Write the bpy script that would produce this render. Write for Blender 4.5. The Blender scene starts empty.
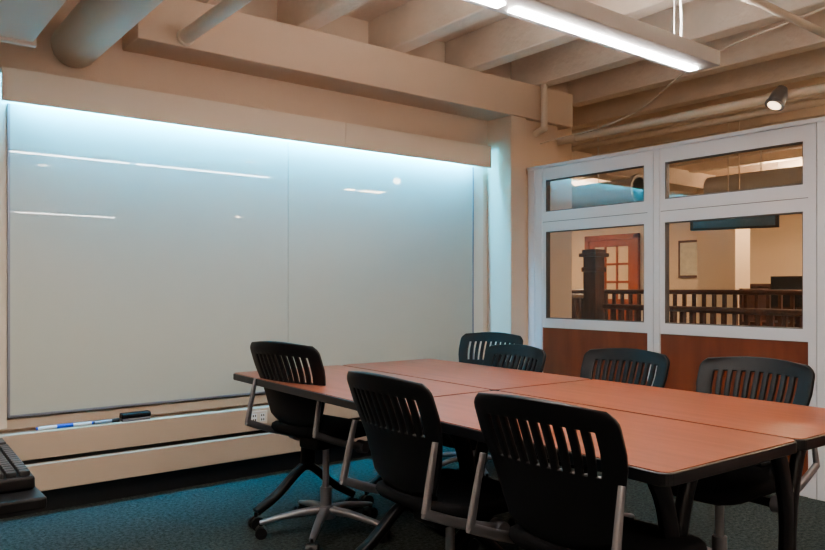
import bpy, bmesh, math, random
from mathutils import Vector, Matrix
random.seed(4)
S=bpy.context.scene
COL=S.collection
try:
    S.view_settings.view_transform='AgX'; S.view_settings.look='AgX - Medium High Contrast'; S.view_settings.exposure=0.0
except Exception as ex: print(ex)

# ---------------------------------------------------------------- materials
def newmat(name):
    m=bpy.data.materials.new(name); m.use_nodes=True
    return m, m.node_tree, m.node_tree.nodes['Principled BSDF']
def plain(name,col,rough=.5,metal=0,noise=0,nscale=8,bump=0,bscale=200,spec=.5,emit=None,es=0):
    m,nt,b=newmat(name)
    b.inputs['Base Color'].default_value=(*col,1); b.inputs['Roughness'].default_value=rough
    b.inputs['Metallic'].default_value=metal; b.inputs['Specular IOR Level'].default_value=spec
    tc=nt.nodes.new('ShaderNodeTexCoord')
    if noise>0:
        n=nt.nodes.new('ShaderNodeTexNoise'); n.inputs['Scale'].default_value=nscale; n.inputs['Detail'].default_value=5
        r=nt.nodes.new('ShaderNodeMix'); r.data_type='RGBA'
        r.inputs[6].default_value=(*[c*(1-noise) for c in col],1); r.inputs[7].default_value=(*[min(1,c*(1+noise)) for c in col],1)
        nt.links.new(tc.outputs['Object'],n.inputs['Vector']); nt.links.new(n.outputs['Fac'],r.inputs[0]); nt.links.new(r.outputs[2],b.inputs['Base Color'])
    if bump>0:
        n2=nt.nodes.new('ShaderNodeTexNoise'); n2.inputs['Scale'].default_value=bscale; n2.inputs['Detail'].default_value=3
        bp=nt.nodes.new('ShaderNodeBump'); bp.inputs['Strength'].default_value=bump; bp.inputs['Distance'].default_value=.01
        nt.links.new(tc.outputs['Object'],n2.inputs['Vector']); nt.links.new(n2.outputs['Fac'],bp.inputs['Height']); nt.links.new(bp.outputs['Normal'],b.inputs['Normal'])
    if emit:
        b.inputs['Emission Color'].default_value=(*emit,1); b.inputs['Emission Strength'].default_value=es
    return m
def wood(name,c1,c2,rough=.35,scale=(14,1.2,14)):
    m,nt,b=newmat(name)
    tc=nt.nodes.new('ShaderNodeTexCoord'); mp=nt.nodes.new('ShaderNodeMapping'); mp.inputs['Scale'].default_value=scale
    n=nt.nodes.new('ShaderNodeTexNoise'); n.inputs['Scale'].default_value=3; n.inputs['Detail'].default_value=8; n.inputs['Distortion'].default_value=.6
    cr=nt.nodes.new('ShaderNodeValToRGB'); cr.color_ramp.elements[0].position=.3; cr.color_ramp.elements[1].position=.7
    cr.color_ramp.elements[0].color=(*c1,1); cr.color_ramp.elements[1].color=(*c2,1)
    nt.links.new(tc.outputs['Object'],mp.inputs[0]); nt.links.new(mp.outputs[0],n.inputs['Vector']); nt.links.new(n.outputs['Fac'],cr.inputs[0]); nt.links.new(cr.outputs[0],b.inputs['Base Color'])
    b.inputs['Roughness'].default_value=rough
    return m
def emis(name,col,s):
    m,nt,b=newmat(name); b.inputs['Base Color'].default_value=(0.8,.8,.8,1)
    b.inputs['Emission Color'].default_value=(*col,1); b.inputs['Emission Strength'].default_value=s
    return m

M_wall=plain('peach_wall_paint',(.71,.575,.475),.6,noise=.03,nscale=2,bump=.10,bscale=70)
M_ceil=plain('ceiling_concrete_paint',(.80,.69,.60),.7,noise=.10,nscale=6,bump=.6,bscale=28)
M_trimw=plain('cream_board_trim',(.74,.66,.58),.45)
M_race=plain('raceway_cream',(.52,.41,.32),.4)
M_pipe=plain('painted_pipe',(.76,.67,.58),.45,noise=.03)
M_base=plain('black_rubber_base',(.008,.008,.009),.5)
M_white=plain('white_partition_frame',(.74,.72,.75),.4)
M_gasket=plain('gasket_grey',(.12,.11,.11),.5)
M_fix=plain('fixture_housing',(.60,.58,.58),.35)
M_black=plain('black_plastic',(.009,.009,.011),.42,bump=.05,bscale=400,spec=.32)
M_fabric=plain('black_fabric',(.010,.010,.012),.85,bump=.3,bscale=600,spec=.2)
M_blackm=plain('black_metal_leg',(.008,.008,.010),.35,spec=.35)
M_edge=plain('black_edge_band',(.012,.012,.014),.3)
M_rub=plain('caster_rubber',(.008,.008,.009),.45)
M_alu=plain('silver_aluminium',(.34,.34,.37),.38,metal=.7)
M_grey=plain('grey_bar',(.26,.26,.29),.4,metal=.4)
M_top=wood('cherry_laminate',(.235,.066,.032),(.315,.094,.048),.36,(9,.9,9))
M_pan=wood('cherry_panel',(.17,.042,.020),(.24,.066,.030),.4,(1.2,3,.5))
M_dwood=wood('dark_stair_wood',(.06,.018,.010),(.12,.04,.02),.4,(6,6,1))
M_rwood=wood('red_door_wood',(.26,.06,.025),(.34,.085,.04),.4,(6,6,1))
M_blue=plain('marker_blue',(.02,.08,.55),.4)
M_mw=plain('marker_white',(.8,.8,.8),.4)
M_slot=plain('dark_slot',(.01,.01,.01),.6)
M_hallwall=plain('hall_beige_wall',(.72,.57,.42),.6)
M_galv=plain('grey_duct',(.78,.76,.74),.4)
M_screen=plain('monitor_screen',(.02,.03,.04),.15)
M_led=emis('led_diffuser',(1,.96,.90),92)
M_up=emis('led_uplight',(1,.93,.85),58)
M_cyan=emis('board_led',(.07,.58,1.0),330)
M_warm=emis('fill_lamp_lens',(1,.80,.58),45)  # glow for the lenses of the added, unseen room lamps
M_lampface=emis('spot_lamp_face',(1,.72,.45),3.0)
M_hallled=emis('hall_led',(1,.76,.52),110)

def carpet():
    m,nt,b=newmat('teal_carpet'); tc=nt.nodes.new('ShaderNodeTexCoord')
    n=nt.nodes.new('ShaderNodeTexNoise'); n.inputs['Scale'].default_value=55; n.inputs['Detail'].default_value=8; n.inputs['Roughness'].default_value=.85
    cr=nt.nodes.new('ShaderNodeValToRGB'); e=cr.color_ramp.elements
    e[0].position=.38; e[0].color=(.016,.021,.021,1); e[1].position=.64; e[1].color=(.125,.145,.138,1)
    bp=nt.nodes.new('ShaderNodeBump'); bp.inputs['Strength'].default_value=.8; bp.inputs['Distance'].default_value=.01
    nt.links.new(tc.outputs['Object'],n.inputs['Vector']); nt.links.new(n.outputs['Fac'],cr.inputs[0]); nt.links.new(cr.outputs[0],b.inputs['Base Color'])
    nt.links.new(n.outputs['Fac'],bp.inputs['Height']); nt.links.new(bp.outputs['Normal'],b.inputs['Normal'])
    b.inputs['Roughness'].default_value=.95; b.inputs['Specular IOR Level'].default_value=.1
    return m
M_carpet=carpet()
def thin_glass():
    m=bpy.data.materials.new('clear_glass'); m.use_nodes=True; nt=m.node_tree; nt.nodes.clear()
    o=nt.nodes.new('ShaderNodeOutputMaterial'); mx=nt.nodes.new('ShaderNodeMixShader'); t=nt.nodes.new('ShaderNodeBsdfTransparent'); g=nt.nodes.new('ShaderNodeBsdfGlossy')
    t.inputs[0].default_value=(.95,.95,.95,1); g.inputs['Roughness'].default_value=.0
    f=nt.nodes.new('ShaderNodeFresnel'); f.inputs['IOR'].default_value=1.45
    nt.links.new(f.outputs[0],mx.inputs[0]); nt.links.new(t.outputs[0],mx.inputs[1]); nt.links.new(g.outputs[0],mx.inputs[2]); nt.links.new(mx.outputs[0],o.inputs[0])
    return m
M_glass=thin_glass()
M_board=plain('glass_marker_board',(.52,.53,.475),.55,noise=.01)
_b=M_board.node_tree.nodes['Principled BSDF']; _b.inputs['Coat Weight'].default_value=.7; _b.inputs['Coat Roughness'].default_value=.015; _b.inputs['Specular IOR Level'].default_value=.2

# ---------------------------------------------------------------- geometry helpers
def mkobj(name,bm,mat,parent=None,smooth=False,bevel=0):
    bmesh.ops.recalc_face_normals(bm,faces=bm.faces)
    me=bpy.data.meshes.new(name); bm.to_mesh(me); bm.free()
    if mat: me.materials.append(mat)
    o=bpy.data.objects.new(name,me); COL.objects.link(o)
    if parent: o.parent=parent
    if smooth:
        for p in me.polygons: p.use_smooth=True
    if bevel>0:
        md=o.modifiers.new('bev','BEVEL'); md.width=bevel; md.segments=3; md.limit_method='ANGLE'; md.angle_limit=math.radians(40)
    return o
def addbox(bm,x0,x1,y0,y1,z0,z1):
    vs=[bm.verts.new(p) for p in [(x0,y0,z0),(x1,y0,z0),(x1,y1,z0),(x0,y1,z0),(x0,y0,z1),(x1,y0,z1),(x1,y1,z1),(x0,y1,z1)]]
    for f in [(0,3,2,1),(4,5,6,7),(0,1,5,4),(1,2,6,5),(2,3,7,6),(3,0,4,7)]: bm.faces.new([vs[i] for i in f])
def box(name,x0,x1,y0,y1,z0,z1,mat,parent=None,bevel=0):
    bm=bmesh.new(); addbox(bm,x0,x1,y0,y1,z0,z1); return mkobj(name,bm,mat,parent,False,bevel)
def boxes(name,lst,mat,parent=None,bevel=0):
    bm=bmesh.new()
    for l in lst: addbox(bm,*l)
    return mkobj(name,bm,mat,parent,False,bevel)
def addcyl(bm,p0,p1,r0,r1=None,seg=20):
    r1=r0 if r1 is None else r1
    p0=Vector(p0);p1=Vector(p1); d=(p1-p0); q=d.to_track_quat('Z','Y')
    a=[];b=[]
    for i in range(seg):
        t=2*math.pi*i/seg; v=Vector((math.cos(t),math.sin(t),0))
        a.append(bm.verts.new(p0+q@(v*r0))); b.append(bm.verts.new(p1+q@(v*r1)))
    for i in range(seg):
        j=(i+1)%seg; bm.faces.new([a[i],a[j],b[j],b[i]])
    bm.faces.new(a[::-1]); bm.faces.new(b)
def shade_auto(o,ang=35):
    for p in o.data.polygons: p.use_smooth=True
    o.data.set_sharp_from_angle(angle=math.radians(ang))
def cyls(name,lst,mat,parent=None,seg=20):
    bm=bmesh.new()
    for l in lst: addcyl(bm,*l,seg=seg)
    o=mkobj(name,bm,mat,parent); shade_auto(o); return o
def smoothpath(pts,n=6):
    P=[Vector(p) for p in pts]; P=[2*P[0]-P[1]]+P+[2*P[-1]-P[-2]]; out=[]
    for i in range(1,len(P)-2):
        for k in range(n):
            t=k/n; a,b,c,d=P[i-1],P[i],P[i+1],P[i+2]
            out.append(.5*((2*b)+(c-a)*t+(2*a-5*b+4*c-d)*t*t+(3*b-a-3*c+d)*t**3))
    out.append(P[-2]); return out
def sweep(name,pts,w,h,mat,parent=None,side=Vector((0,1,0)),w2=None,h2=None,rnd=12,n=6,pw=3.0):
    """superellipse section swept along smooth path; w along 'side', h perpendicular"""
    P=smoothpath(pts,n); bm=bmesh.new(); rings=[]
    side=Vector(side).normalized()
    for i,p in enumerate(P):
        t=(P[min(i+1,len(P)-1)]-P[max(i-1,0)]).normalized()
        up=t.cross(side).normalized(); sd=up.cross(t).normalized()
        f=i/(len(P)-1); ww=w+(w2-w)*f if w2 is not None else w; hh=h+(h2-h)*f if h2 is not None else h
        ring=[]
        for k in range(rnd):
            a=2*math.pi*(k+.5)/rnd; c,s=math.cos(a),math.sin(a)
            cx=math.copysign(abs(c)**(2/pw),c); sx=math.copysign(abs(s)**(2/pw),s)
            ring.append(bm.verts.new(p+sd*cx*ww/2+up*sx*hh/2))
        rings.append(ring)
    for a,b in zip(rings,rings[1:]):
        for k in range(rnd):
            j=(k+1)%rnd; bm.faces.new([a[k],a[j],b[j],b[k]])
    bm.faces.new(rings[0][::-1]); bm.faces.new(rings[-1])
    o=mkobj(name,bm,mat,parent); shade_auto(o,40); return o
def empty(name,loc=(0,0,0),rz=0):
    e=bpy.data.objects.new(name,None); COL.objects.link(e); e.location=loc; e.rotation_euler=(0,0,rz); e.empty_display_size=.1
    return e
def rounded_slab(name,x0,x1,y0,y1,z0,z1,r,mat,parent=None,seg=6,bevel=0):
    bm=bmesh.new(); pts=[]
    for cx,cy,a0 in [(x1-r,y1-r,0),(x0+r,y1-r,90),(x0+r,y0+r,180),(x1-r,y0+r,270)]:
        for k in range(seg+1):
            a=math.radians(a0+90*k/seg); pts.append((cx+r*math.cos(a),cy+r*math.sin(a)))
    lo=[bm.verts.new((x,y,z0)) for x,y in pts]; hi=[bm.verts.new((x,y,z1)) for x,y in pts]
    bm.faces.new(lo[::-1]); bm.faces.new(hi)
    for i in range(len(pts)):
        j=(i+1)%len(pts); bm.faces.new([lo[i],lo[j],hi[j],hi[i]])
    return mkobj(name,bm,mat,parent,False,bevel)
R=math.radians
# ---------------------------------------------------------------- room shell
D=4.2; E=4.25; H=1.155
XL=-2.6; YB=-2.8; XH=11.5; YH=11.0; YHB=-6.0; ZC=3.0
box('floor',XL-.1,XH+.1,YHB-.1,YH+.1,-.1,0,M_carpet)
box('ceiling',XL-.1,XH+.1,YHB-.1,YH+.1,ZC,ZC+.1,M_ceil)
box('wall_whiteboard',XL-.1,5.06,D,D+.15,0,ZC,M_wall)
box('wall_left',XL-.1,XL,YB,D,0,ZC,M_wall)
box('wall_rear',XL-.1,E+.04,YB-.1,YB,0,ZC,M_wall)
box('wall_hall_far',XH,XH+.1,YHB,YH,0,ZC,M_hallwall)
box('wall_hall_end',5.06,XH,YH,YH+.1,0,ZC,M_hallwall)
box('wall_hall_near',E-.06,XH,YHB-.1,YHB,0,ZC,M_hallwall)
box('wall_hall_return',E-.06,E+.04,YHB,YB-.1,0,ZC,M_hallwall)
box('wall_hall_side',4.96,5.06,D+.15,YH,0,ZC,M_hallwall)
js=[]; x=-2.0
while x<XH:
    js.append((x,x+.13,YHB if x>E else YB,YH if x>5.06 else D,2.74,ZC)); x+=.70
boxes('ceiling_joists',js,M_ceil,None,.010)
box('ceiling_beam',1.25,4.75,3.93,D,2.47,2.74,M_wall,None,.006)
boxes('ceiling_hall_beams',[(5.06,XH,5.6,5.95,2.55,2.76),(4.2,XH,.3,.6,2.55,2.76)],M_ceil)
box('wall_corner_column',4.04,4.21,3.94,D,0,2.47,M_wall,None,.006)
boxes('wall_column_capital',[(4.17,4.62,3.98,D,2.09,2.47)],M_wall,None,.006)

# ---------------------------------------------------------------- whiteboard
X0,X1=.69,3.84
wb=empty('glass_whiteboard',(0,D,0))
bz0,bz1=.515,2.08
box('glass_panel_left',X0,2.255,-.045,-.035,bz0,bz1,M_board,wb)
box('glass_panel_right',2.258,X1,-.045,-.035,bz0,bz1,M_board,wb)
box('backing',X0,X1,-.034,-.001,bz0,bz1,M_trimw,wb)
boxes('frame',[(X0-.012,X0,-.05,-.001,bz0-.012,bz1),(X1,X1+.012,-.05,-.001,bz0-.012,bz1),(X0,X1,-.05,-.001,bz0-.012,bz0)],M_grey,wb)
boxes('side_casing',[(X1+.012,3.96,-.04,-.001,.45,2.08),(.64,X0-.012,-.04,-.001,.45,2.08)],M_trimw,wb,.003)
val=empty('whiteboard_light_valance',(0,D,0))
boxes('valance_box',[(.64,2.635,-.13,-.12,2.075,2.24),(2.637,3.96,-.13,-.12,2.075,2.24),(.64,3.96,-.1199,-.116,2.08,2.24),(.64,3.96,-.116,-.001,2.215,2.24)],M_trimw,val,.001)
box('led_strip',.70,3.84,-.112,-.085,2.165,2.175,M_cyan,val)
# ---------------------------------------------------------------- raceways / trim under the board
boxes('trim_board_ledge',[(.3,4.04,D-.03,D-.001,.44,.495)],M_race,None,.003)
rc=empty('power_raceway',(0,D,0))
box('upper_cover',-2.5,4.03,-.085,-.001,.285,.425,M_race,rc,.006)
box('shadow_gap',-2.5,4.03,-.06,-.001,.262,.285,M_slot,rc)
box('lower_cover',-2.5,4.03,-.095,-.001,.12,.262,M_race,rc,.006)
boxes('outlet_plate',[(1.97,2.09,-.089,-.084,.325,.405)],M_trimw,rc,.002)
boxes('outlet_sockets',[(1.985,2.02,-.091,-.088,.34,.39),(2.04,2.075,-.091,-.088,.34,.39)],M_mw,rc,.001)
boxes('outlet_slots',[(x,x+.006,-.0925,-.09,z,z+.012) for x in (1.992,2.006,2.047,2.061) for z in (.346,.372)],M_slot,rc)
box('baseboard_whiteboard',-2.5,4.03,D-.03,D-.001,0,.12,M_base)

def marker(x,colcap,body,rot):
    e=empty('whiteboard_marker',(x,D-.05,.435),rot)
    cyls('body',[((-.06,0,0),(.03,0,0),.009)],body,e,14); cyls('cap',[((.03,0,0),(.07,0,0),.010),((-.068,0,0),(-.06,0,0),.008)],colcap,e,14)
marker(.875,M_blue,M_mw,.05); marker(.88+.135,M_blue,M_mw,3.1); marker(1.015+.135,M_slot,M_grey,0.03)
er=empty('whiteboard_eraser',(1.305,D-.052,.425),.02)
box('felt',-.075,.075,-.022,.022,0,.016,M_grey,er,.003); box('grip',-.08,.08,-.026,.026,.016,.044,M_black,er,.008)

# ---------------------------------------------------------------- partition
gp=empty('glazed_partition',(E,0,0))
posts=[3.94,2.82,1.80,.78,-.26,-1.3,-2.34,-2.8]
fr=[];gk=[];wd=[];gl=[]
fr.append((-.03,.03,3.79,3.86,0,2.06)); fr.append((-.03,.03,3.864,3.935,0,2.06)); gk.append((-.026,.026,3.86,3.864,0,2.055))
for i in range(len(posts)-1):
    ya=posts[i]-(.15 if i==0 else .045); yb=posts[i+1]+.045
    if i>0:
        p=posts[i]; fr.append((-.035,.035,p-.045,p-.002,0,2.06)); fr.append((-.035,.035,p+.002,p+.045,0,2.06)); gk.append((-.03,.03,p-.002,p+.002,0,2.055))
    if ya-yb<.2: continue
    m=.032
    fr+=[(-.025,.025,yb,ya,1.970,2.06),(-.025,.025,yb,ya,1.656,1.730),(-.025,.025,yb,ya,1.580,1.652),(-.025,.025,yb,ya,.857,.926),(-.025,.025,yb,ya,0,.09)]
    for (z0,z1) in ((1.730,1.970),(.926,1.580)):
        fr+=[(-.025,.025,yb,yb+m,z0,z1),(-.025,.025,ya-m,ya,z0,z1)]
        gk+=[(-.02,.02,yb+m,ya-m,z0,z0+.006),(-.02,.02,yb+m,ya-m,z1-.006,z1),(-.02,.02,yb+m,yb+m+.006,z0,z1),(-.02,.02,ya-m-.006,ya-m,z0,z1)]
        gl.append((-.003,.003,yb+m,ya-m,z0,z1))
    gk+=[(-.02,.02,yb,ya,1.652,1.656),(-.02,.02,yb,ya,.853,.857)]
    wd.append((-.018,.018,yb,ya,.09,.853))
boxes('frame_white',fr,M_white,gp); boxes('gasket_lines',gk,M_gasket,gp); boxes('wood_panels',wd,M_pan,gp)
for i,g in enumerate(gl): box('window_%d'%(i+1),*g,M_glass,gp)
box('top_cap',-.04,.04,-2.8,3.935,2.06,2.085,M_white,gp,.004)

# ---------------------------------------------------------------- pipes, duct, lights on ceiling
def pipe(name,pts,r,mat=M_pipe,coll=(),hang=()):
    e=empty(name)
    bm=bmesh.new()
    for a,b in zip(pts,pts[1:]): addcyl(bm,a,b,r,seg=24)
    for p in pts[1:-1]: bmesh.ops.create_uvsphere(bm,u_segments=20,v_segments=12,radius=r*1.12,matrix=Matrix.Translation(p))
    o=mkobj('run',bm,mat,e); shade_auto(o,50)
    if coll: cyls('couplings',[(a,b,r*1.25) for a,b in coll],mat,e,24)
    if hang: cyls('hangers',[((x,y,z),(x,y,3.0),.006) for x,y,z in hang],mat,e,8)
    return e
pipe('air_duct',[(1.0,4.19,2.44),(1.0,-2.79,2.44)],.115,M_pipe)
pipe('sprinkler_pipe',[(1.50,3.92,2.52),(1.50,-2.79,2.52)],.038,M_pipe,[((1.50,3.925,2.52),(1.50,3.90,2.52))])
pipe('conduit_pipe',[(2.3,1.72,2.5),(6.5,1.72,2.5)],.020,M_pipe,[((3.3,1.72,2.5),(3.36,1.72,2.5))])
pipe('corner_pipe',[(4.345,3.88,2.739),(4.345,3.88,2.40),(4.345,3.975,2.37)],.026)
pipe('hall_pipe',[(4.70,4.19,2.365),(4.70,-2.7,2.365)],.03,M_pipe,[((4.70,3.9,2.365),(4.70,3.85,2.365)),((4.70,2.3,2.365),(4.70,2.22,2.365))],[(4.7,-.5,2.38),(4.7,1.0,2.38)])
bd=empty('rectangular_duct',(0,0,0))
box('duct_body',-.05,.70,-2.79,3.7,2.26,2.56,M_pipe,bd,.004)
boxes('duct_flanges',[(-.07,.715,y,y+.03,2.245,2.575) for y in (3.66,2.4,1.2,0,-1.2)],M_pipe,bd,.003)
cyls('duct_hangers',[((xx,y,2.5),(xx,y,3.0),.006) for xx in (.05,.6) for y in (3.0,.6,-1.8)],M_pipe,bd,8)
cu=bpy.data.curves.new('hanging_cable','CURVE'); cu.dimensions='3D'; cu.bevel_depth=.006
sp=cu.splines.new('BEZIER'); pp=[(4.4,3.97,2.30),(4.5,3.2,2.40),(4.4,2.6,2.62),(4.4,1.8,2.745)]
sp.bezier_points.add(3)
for b,p in zip(sp.bezier_points,pp): b.co=p; b.handle_left_type=b.handle_right_type='AUTO'
cu.materials.append(M_pipe); co=bpy.data.objects.new('hanging_cable',cu); COL.objects.link(co)

def linear_light(x0,x1,y,z,seglen,led):
    e=empty('linear_pendant_light',((x0+x1)/2,y,z)); L=(x1-x0)/2; 
    box('housing',-L,L,-.085,.085,.004,.075,M_fix,e,.004)
    xx=L-.05; ls=[]
    while xx-seglen>-L:
        ls.append((xx-seglen,xx,.0,.045,-.002,.006)); xx-=seglen+.06
    boxes('diffuser',ls,led,e)
    boxes('uplight_diffuser',[(a,b,-.05,.05,.072,.078) for a,b,*_ in ls],M_up,e)
    cyls('suspension_cables',[((s*(L-.25),0,.07),(s*(L-.25),0,2.999-z),.003) for s in (-1,1)],M_fix,e,8)
    cyls('ceiling_canopies',[((s*(L-.25),0,2.97-z),(s*(L-.25),0,2.999-z),.04) for s in (-1,1)],M_fix,e,20)
    return e
linear_light(-.70,3.30,1.93,2.205,1.24,M_led)
linear_light(-1.6,3.10,-2.3,2.13,1.24,M_led)
pw=empty('fixture_power_cord')
sweep('cord',[(3.10,1.93,2.285),(3.14,1.95,2.42),(3.08,1.92,2.55),(3.11,1.93,2.74)],.012,.012,M_mw,pw,(0,1,0),rnd=8,pw=2)

# spotlight clamped to the pipe
e=empty('pipe_mounted_spotlight',(4.62,2.20,2.345)); d=Vector((-.45,.15,-.80)).normalized()
cyls('can',[(tuple(-d*.065),tuple(-d*.02),.030,.048),(tuple(-d*.02),tuple(d*.06),.048,.054)],M_alu,e,28)
cyls('trim_ring',[(tuple(d*.052),tuple(d*.066),.058)],M_grey,e,28)
cyls('lamp_face',[(tuple(d*.066),tuple(d*.069),.040)],M_lampface,e,24)
cyls('clamp_arm',[((0,0,0),(.065,0,.02),.010)],M_black,e,12)
ld=bpy.data.lights.new('bulb','SPOT'); ld.energy=30; ld.color=(1,.72,.45); ld.spot_size=2.2; ld.spot_blend=.6; ld.shadow_soft_size=.04
lo=bpy.data.objects.new('bulb',ld); COL.objects.link(lo); lo.parent=e; lo.location=d*.09; lo.rotation_euler=d.to_track_quat('-Z','Y').to_euler()

# ---------------------------------------------------------------- tables
TROT=R(-1.6); TX0,TX1=1.475,2.725; TY0,TY1=.935,3.415
PIV=Vector((2.1,.935,0))
def table(cx,cy,W=.617,L=1.24):
    p=PIV+Matrix.Rotation(TROT,3,'Z')@(Vector((cx,cy,0))-PIV)
    e=empty('conference_table',p,TROT); w=W/2; l=L/2; T=.735
    rounded_slab('top_core',-w,w,-l,l,T-.034,T-.002,.030,M_edge,e,6,.004)
    rounded_slab('top_laminate',-w+.006,w-.006,-l+.006,l-.006,T-.004,T,.025,M_top,e,6)
    box('under_rail',-.03,.03,-l+.2,l-.2,T-.085,T-.034,M_blackm,e,.004)
    for s in (-1,1):
        y=s*(l-.20)
        box('bracket_%d'%(s+1),-.20,.20,y-.025,y+.025,T-.06,T-.034,M_blackm,e,.004)
        sweep('upright_%d'%(s+1),[(0,y,.25),(.005,y,.42),(-.03,y,.58),(-.09,y,T-.05)],.035,.065,M_blackm,e,(0,1,0))
        sweep('upright_b_%d'%(s+1),[(.02,y,.25),(.03,y,.42),(.07,y,.58),(.13,y,T-.05)],.035,.05,M_blackm,e,(0,1,0))
        sweep('foot_%d'%(s+1),[(-.27,y,.085),(-.16,y,.15),(-.05,y,.245),(0,y,.27),(.05,y,.245),(.16,y,.15),(.27,y,.085)],.05,.04,M_blackm,e,(0,1,0))
        for xx in (-.27,.27):
            cyls('caster_%d_%s'%(s+1,'a' if xx<0 else 'b'),[((xx,y-.024,.032),(xx,y-.006,.032),.032),((xx,y+.006,.032),(xx,y+.024,.032),.032),((xx,y,.03),(xx,y,.085),.009),((xx,y-.02,.032),(xx,y+.02,.032),.012)],M_rub,e,20)
tw=(TX1-TX0)/2; tl=(TY1-TY0)/2
for i in (0,1):
    for j in (0,1): table(TX0+tw*(i+.5),TY0+tl*(j+.5),tw-.004,tl-.004)

# ---------------------------------------------------------------- chairs
def chair_mesh_back():
    bm=bmesh.new()
    ns=10; us=[-1,-.93,-.84]; x=-.74; tot=1.48; sw=tot/(ns+(ns-1)*1.35)
    for k in range(ns):
        us+=[x,x+sw]; x+=sw*2.35
    us+=[.84,.93,1]
    vs=[0,.04,.09,.15,.22,.30,.38,.46,.53,.575,.65,.74,.82,.86,.90,.93,.96,.985,1.0]
    def P(u,v):
        w=.142+.090*min(1,v/.7)**.85
        if v>.9: w-= .030*((v-.9)/.1)**2.2
        if v<.15: w-= .05*((.15-v)/.15)**2
        y=u*w
        z=.455+v*.42
        z+= -.014*u*u*max(0,(v-.5))*2
        if v<.3: z+=.03*u*u*(1-v/.3)
        x=-.205-.095*v+.02*math.sin(v*math.pi*1.2) 
        x+= .045*u*u*(.4+.6*v)
        if v<.15: x+=.06*((.15-v)/.15)**2
        return (x,y,z)
    V=[[bm.verts.new(P(u,v)) for u in us] for v in vs]
    for i in range(len(vs)-1):
        for j in range(len(us)-1):
            vm=(vs[i]+vs[i+1])/2
            if .575<vm<.86 and 3<=j<3+ns*2-1 and (j-3)%2==0: continue
            bm.faces.new([V[i][j],V[i][j+1],V[i+1][j+1],V[i+1][j]])
    me=bpy.data.meshes.new('chair_back'); 
    bmesh.ops.recalc_face_normals(bm,faces=bm.faces)
    bm.to_mesh(me); bm.free(); me.materials.append(M_black)
    for p in me.polygons: p.use_smooth=True
    return me
BACK=chair_mesh_back()
def chair(x,y,rz,base_rot=0.3,dz=0):
    """(x,y) = back-rest position; faces local +x"""
    ox=.25*math.cos(rz); oy=.25*math.sin(rz)
    e=empty('conference_chair',(x+ox,y+oy,0),rz)
    up=[]
    b=bpy.data.objects.new('backrest',BACK); COL.objects.link(b); b.parent=e; up.append(b)
    md=b.modifiers.new('s','SOLIDIFY'); md.thickness=.014; md.offset=0
    md=b.modifiers.new('b','BEVEL'); md.width=.003; md.segments=2; md.limit_method='ANGLE'
    bm=bmesh.new(); N=28; rings=[]
    prof=[(.0,.425),(.80,.425),(.95,.432),(1.0,.448),(.985,.468),(.93,.478),(.8,.474),(.5,.468),(0,.466)]
    c0=bm.verts.new((0,0,.425)); c1=bm.verts.new((0,0,.466))
    for s,z in prof[1:-1]:
        r=[]
        for k in range(N):
            a=2*math.pi*k/N; c,sn=math.cos(a),math.sin(a)
            xx=math.copysign(abs(c)**.55,c)*.235*s; yy=math.copysign(abs(sn)**.55,sn)*.225*s
            zz=z-(.03*max(0,xx-.12)/.115 if xx>.12 else 0)+ (.018*max(0,-xx-.13)/.1)
            r.append(bm.verts.new((xx+.02,yy,zz)))
        rings.append(r)
    for a,b2 in zip(rings,rings[1:]):
        for k in range(N): bm.faces.new([a[k],a[(k+1)%N],b2[(k+1)%N],b2[k]])
    for k in range(N):
        bm.faces.new([c0,rings[0][(k+1)%N],rings[0][k]]); bm.faces.new([c1,rings[-1][k],rings[-1][(k+1)%N]])
    up.append(mkobj('seat',bm,M_fabric,e,True))
    up.append(box('mechanism',-.11,.12,-.07,.07,.365,.425,M_black,e,.015))
    for s in (-1,1):
        up.append(sweep('back_bar_%d'%(s+1),[(-.236,s*.222,.690),(-.256,s*.226,.60),(-.278,s*.230,.49)],.013,.020,M_alu,e,(0,1,0),w2=.017,h2=.028))
        up.append(sweep('side_bar_%d'%(s+1),[(-.284,s*.230,.492),(-.15,s*.232,.44),(.0,s*.232,.395)],.018,.030,M_alu,e,(0,1,0),w2=.02,h2=.034))
        up.append(cyls('pivot_knob_%d'%(s+1),[((.01,s*.207,.392),(.01,s*.252,.392),.030,.026)],M_grey,e,24))
        up.append(cyls('cross_bar_%d'%(s+1),[((.01,s*.06,.395),(.01,s*.21,.392),.016)],M_black,e,16))
    for o in up: o.location.z=dz
    cyls('gas_column',[((0,0,.09),(0,0,.22),.027),((0,0,.22),(0,0,.37+dz),.016)],M_alu,e,20)
    cyls('base_hub',[((0,0,.075),(0,0,.135),.045,.036)],M_alu,e,24)
    for k in range(5):
        a=base_rot+2*math.pi*k/5; d=Vector((math.cos(a),math.sin(a),0)); sd=Vector((-d.y,d.x,0))
        sweep('base_leg_%d'%(k+1),[d*.03+Vector((0,0,.112)),d*.13+Vector((0,0,.104)),d*.24+Vector((0,0,.084)),d*.305+Vector((0,0,.070))],.048,.036,M_alu,e,sd,w2=.026,h2=.02)
        c=d*.30; q=sd
        cyls('caster_%d'%(k+1),[(tuple(c+q*.008+Vector((0,0,.027))),tuple(c+q*.027+Vector((0,0,.027))),.027),(tuple(c-q*.027+Vector((0,0,.027))),tuple(c-q*.008+Vector((0,0,.027))),.027),
            (tuple(c+Vector((0,0,.025))),tuple(c+Vector((0,0,.075))),.008),(tuple(c-q*.02+Vector((0,0,.035))),tuple(c+q*.02+Vector((0,0,.035))),.022)],M_rub,e,20)
    return e
chair(1.575,2.93,R(12),2.5,.045)
chair(1.37,1.87,R(-2),.2,.015)
chair(1.40,1.255,R(2),.5,.01)
chair(2.875,1.47,R(180),.1)
chair(2.93,2.12,R(182),.6,-.01)
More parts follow.
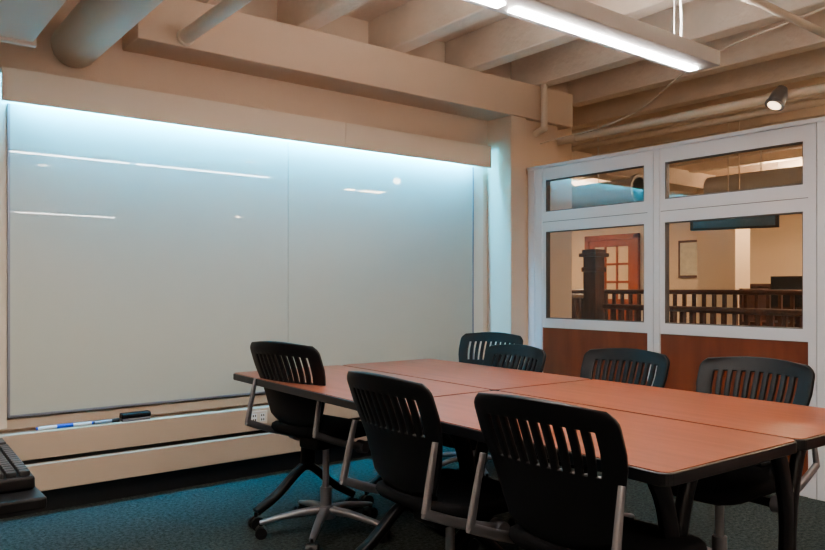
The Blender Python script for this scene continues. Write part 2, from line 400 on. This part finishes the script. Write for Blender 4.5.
chair(2.84,2.75,R(176),.3,-.025)
chair(3.34,3.44,R(195),.9,-.01)

# ---------------------------------------------------------------- media desk + keyboard at left
md=empty('computer_desk',(0,0,0),0)
box('desktop',-.75,.340,1.64,2.35,.705,.730,M_black,md,.005)
boxes('legs',[(-.72,-.68,1.68,1.72,0,.705),(.20,.24,1.72,1.76,0,.705),(-.72,-.68,2.27,2.31,0,.705),(.20,.24,2.27,2.31,0,.705),(-.7,.22,2.28,2.30,.60,.705)],M_blackm,md,.004)
kb=empty('computer_keyboard',(.265,1.94,.731),R(-2))
box('keyboard_case',-.085,.075,-.225,.225,0,.028,M_black,kb,.006)
M_key=plain('key_caps',(.03,.03,.034),.5)
ks=[]
for r in range(6):
    for c in range(18):
        if c in (14,) : continue
        x=-.078+r*.025; y=-.212+c*.0237
        ks.append((x,x+.020,y,y+.020,.027,.038))
boxes('keys',ks,M_key,kb,.002)

# ---------------------------------------------------------------- hall beyond the partition
def railbits(e,x0,y0,x1,y1,ztop):
    d=Vector((x1-x0,y1-y0,0)); L=d.length; d.normalize(); n=int(L/.12)
    sweep('handrail',[(x0,y0,ztop),((x0+x1)/2,(y0+y1)/2,ztop),(x1,y1,ztop)],.075,.055,M_dwood,e,(-d.y,d.x,0))
    sweep('lower_rail',[(x0,y0,.12),((x0+x1)/2,(y0+y1)/2,.12),(x1,y1,.12)],.05,.05,M_dwood,e,(-d.y,d.x,0))
    ls=[]
    for i in range(1,n):
        p=Vector((x0,y0,0))+d*L*i/n; ls.append((p.x-.017,p.x+.017,p.y-.017,p.y+.017,.12,ztop))
    boxes('balusters',ls,M_dwood,e)
def newel(e,x,y,h=1.35,w=.13):
    boxes('newel_post',[(x+a*w,x+b*w,y+a*w,y+b*w,z0,z1) for a,b,z0,z1 in ((-1,1,0,.25),(-.8,.8,.25,h-.22),(-.95,.95,h-.22,h-.17),(-.8,.8,h-.17,h-.06),(-1.15,1.15,h-.06,h-.02),(-.9,.9,h-.02,h+.02))],M_dwood,e,.006)
sr=empty('stair_railing')
newel(sr,6.45,5.05,1.55,.100); newel(sr,7.6,6.75,1.5,.11)
railbits(sr,6.45,4.9,5.5,1.0,.96)
railbits(sr,7.6,6.6,7.6,1.2,1.11)
railbits(sr,6.6,5.15,7.5,6.65,1.06)
boxes('wall_hall_column',[(9.6,10.0,5.15,5.72,0,2.55)],M_hallwall,None,.01)
boxes('wall_hall_column_b',[(8.2,8.8,3.05,3.6,0,2.74)],M_hallwall,None,.01)
dr=empty('door_1',(XH-.02,8.55,0))
fl=[(-.06,0,-.5,-.38,0,2.05),(-.06,0,.38,.5,0,2.05),(-.06,0,-.38,.38,1.93,2.05),(-.06,0,-.38,.38,0,.95),(-.06,0,-.38,.38,1.25,1.29),(-.06,0,-.38,.38,1.58,1.62),(-.06,0,-.15,-.11,.95,1.93),(-.06,0,.11,.15,.95,1.93),(-.08,0,-.6,-.5,0,2.15),(-.08,0,.5,.6,0,2.15),(-.08,0,-.6,.6,2.05,2.15)]
boxes('door_frame',fl,M_rwood,dr,.005); box('door_panes',-.04,-.02,-.38,.38,.95,1.93,plain('amber_pane',(.65,.5,.35),.2),dr)
pf=empty('framed_picture',(XH-.02,6.97,1.65))
box('picture_frame',-.03,0,-.2,.2,-.32,.32,M_dwood,pf,.004); box('picture_print',-.035,-.028,-.16,.16,-.28,.28,plain('print',(.6,.55,.42),.5,noise=.3,nscale=14),pf)
hm=empty('hanging_monitor',(6.9,3.72,1.83),R(20))
box('bezel',-.03,.03,-.40,.40,-.1,.14,M_black,hm,.006); box('screen',-.034,-.03,-.37,.37,-.08,.12,plain('tv',(.05,.12,.18),.2),hm)
cyls('hanger',[((0,-.05,.14),(0,-.05,1.169),.007),((0,.05,.14),(0,.05,1.169),.007)],M_pipe,hm,8)
for (x,y) in ((9.2,4.2),(9.6,2.2)):
    d=empty('study_carrel_with_monitor',(x,y,0))
    boxes('carrel_body',[(-.35,.35,-.5,.5,.70,.74),(-.35,.35,-.5,-.46,0,1.15),(-.35,.35,.46,.5,0,1.15),(.31,.35,-.5,.5,0,1.15)],M_dwood,d,.005)
    boxes('monitor_body',[(-.02,.02,-.27,.27,.92,1.30),(-.01,.03,-.03,.03,.75,.95),(-.09,.09,-.12,.12,.74,.752)],M_black,d,.004); box('monitor_panel',-.023,-.02,-.25,.25,.94,1.28,M_screen,d)
bk=empty('bookcase',(11.2,5.3,0))
boxes('case',[(-.17,.25,-1,1,0,.06),(-.17,.25,-1,1,1.18,1.22),(-.17,.25,-1,-.96,0,1.2),(-.17,.25,.96,1,0,1.2),(.21,.25,-1,1,0,1.2),(-.17,.25,-1,1,.5,.53),(-.17,.25,-1,1,.85,.88)],M_dwood,bk)
pipe('round_hall_duct',[(6.2,8.5,2.12),(6.2,4.3,2.12)],.12,M_galv,[((6.2,4.34,2.12),(6.2,4.3,2.12)),((6.2,5.2,2.12),(6.2,5.16,2.12))],[(6.2,4.8,2.2),(6.2,7.5,2.2)])
pipe('round_hall_duct',[(8.0,4.6,2.3),(8.0,-2,2.3)],.14,M_galv,(),[(8.0,0.0,2.4),(8.0,4.0,2.4)])
pipe('hall_conduit',[(5.4,YH-.1,2.45),(5.4,-2.7,2.45)],.025,M_pipe,(),[(5.4,8,2.46),(5.4,-1,2.46)])
for (x,y) in ((8.6,7.5),(9.8,9.0),(6.9,1.4),(9.5,1.6),(9.8,4.4),(7.2,-1.7),(8.6,-3.6),(6.2,-4.2),(5.75,.2),(7.0,8.6)):  # last two positions are added out of view to brighten the ducts
    e=empty('hall_ceiling_light',(x,y,2.45)); box('housing',-.50,.50,-.1,.1,.0,.06,M_fix,e,.004); box('diffuser',-.48,.48,-.06,.06,-.006,.002,M_hallled,e)
    box('uplight_diffuser',-.48,.48,-.05,.05,.058,.064,M_hallled,e)
    cyls('rods',[((-.4,.08,.06),(-.4,.08,.549),.006),((.4,.08,.06),(.4,.08,.549),.006)],M_fix,e,8)

def fill_lamp(x,y,w,col=(1,.80,.62)):  # added lamp outside the view, supplies extra warm light for the room
    e=empty('added_fill_lamp',(x,y,2.66))
    cyls('can',[((0,0,.0),(0,0,.339),.075)],M_fix,e,24); cyls('lens',[((0,0,-.004),(0,0,.0),.06)],M_warm,e,24)
    l=bpy.data.lights.new('bulb','SPOT'); l.energy=w; l.color=col; l.spot_size=R(150); l.spot_blend=.5; l.shadow_soft_size=.06
    o=bpy.data.objects.new('bulb',l); COL.objects.link(o); o.parent=e; o.location=(0,0,-.02)
for p in ((-.6,2.4),(-.6,.1),(3.9,.2),(2.0,-1.6)): fill_lamp(*p,36)

w=bpy.data.worlds.new('world'); S.world=w; w.use_nodes=True
w.node_tree.nodes['Background'].inputs[0].default_value=(.9,.75,.6,1); w.node_tree.nodes['Background'].inputs[1].default_value=.1

# ---------------------------------------------------------------- camera
cam=bpy.data.cameras.new('camera'); co=bpy.data.objects.new('camera',cam); COL.objects.link(co)
co.location=(0,0,H); co.rotation_euler=(R(90),0,R(-38.1)); cam.sensor_width=36; cam.lens=736/825*36; cam.shift_y=13/825
S.camera=co
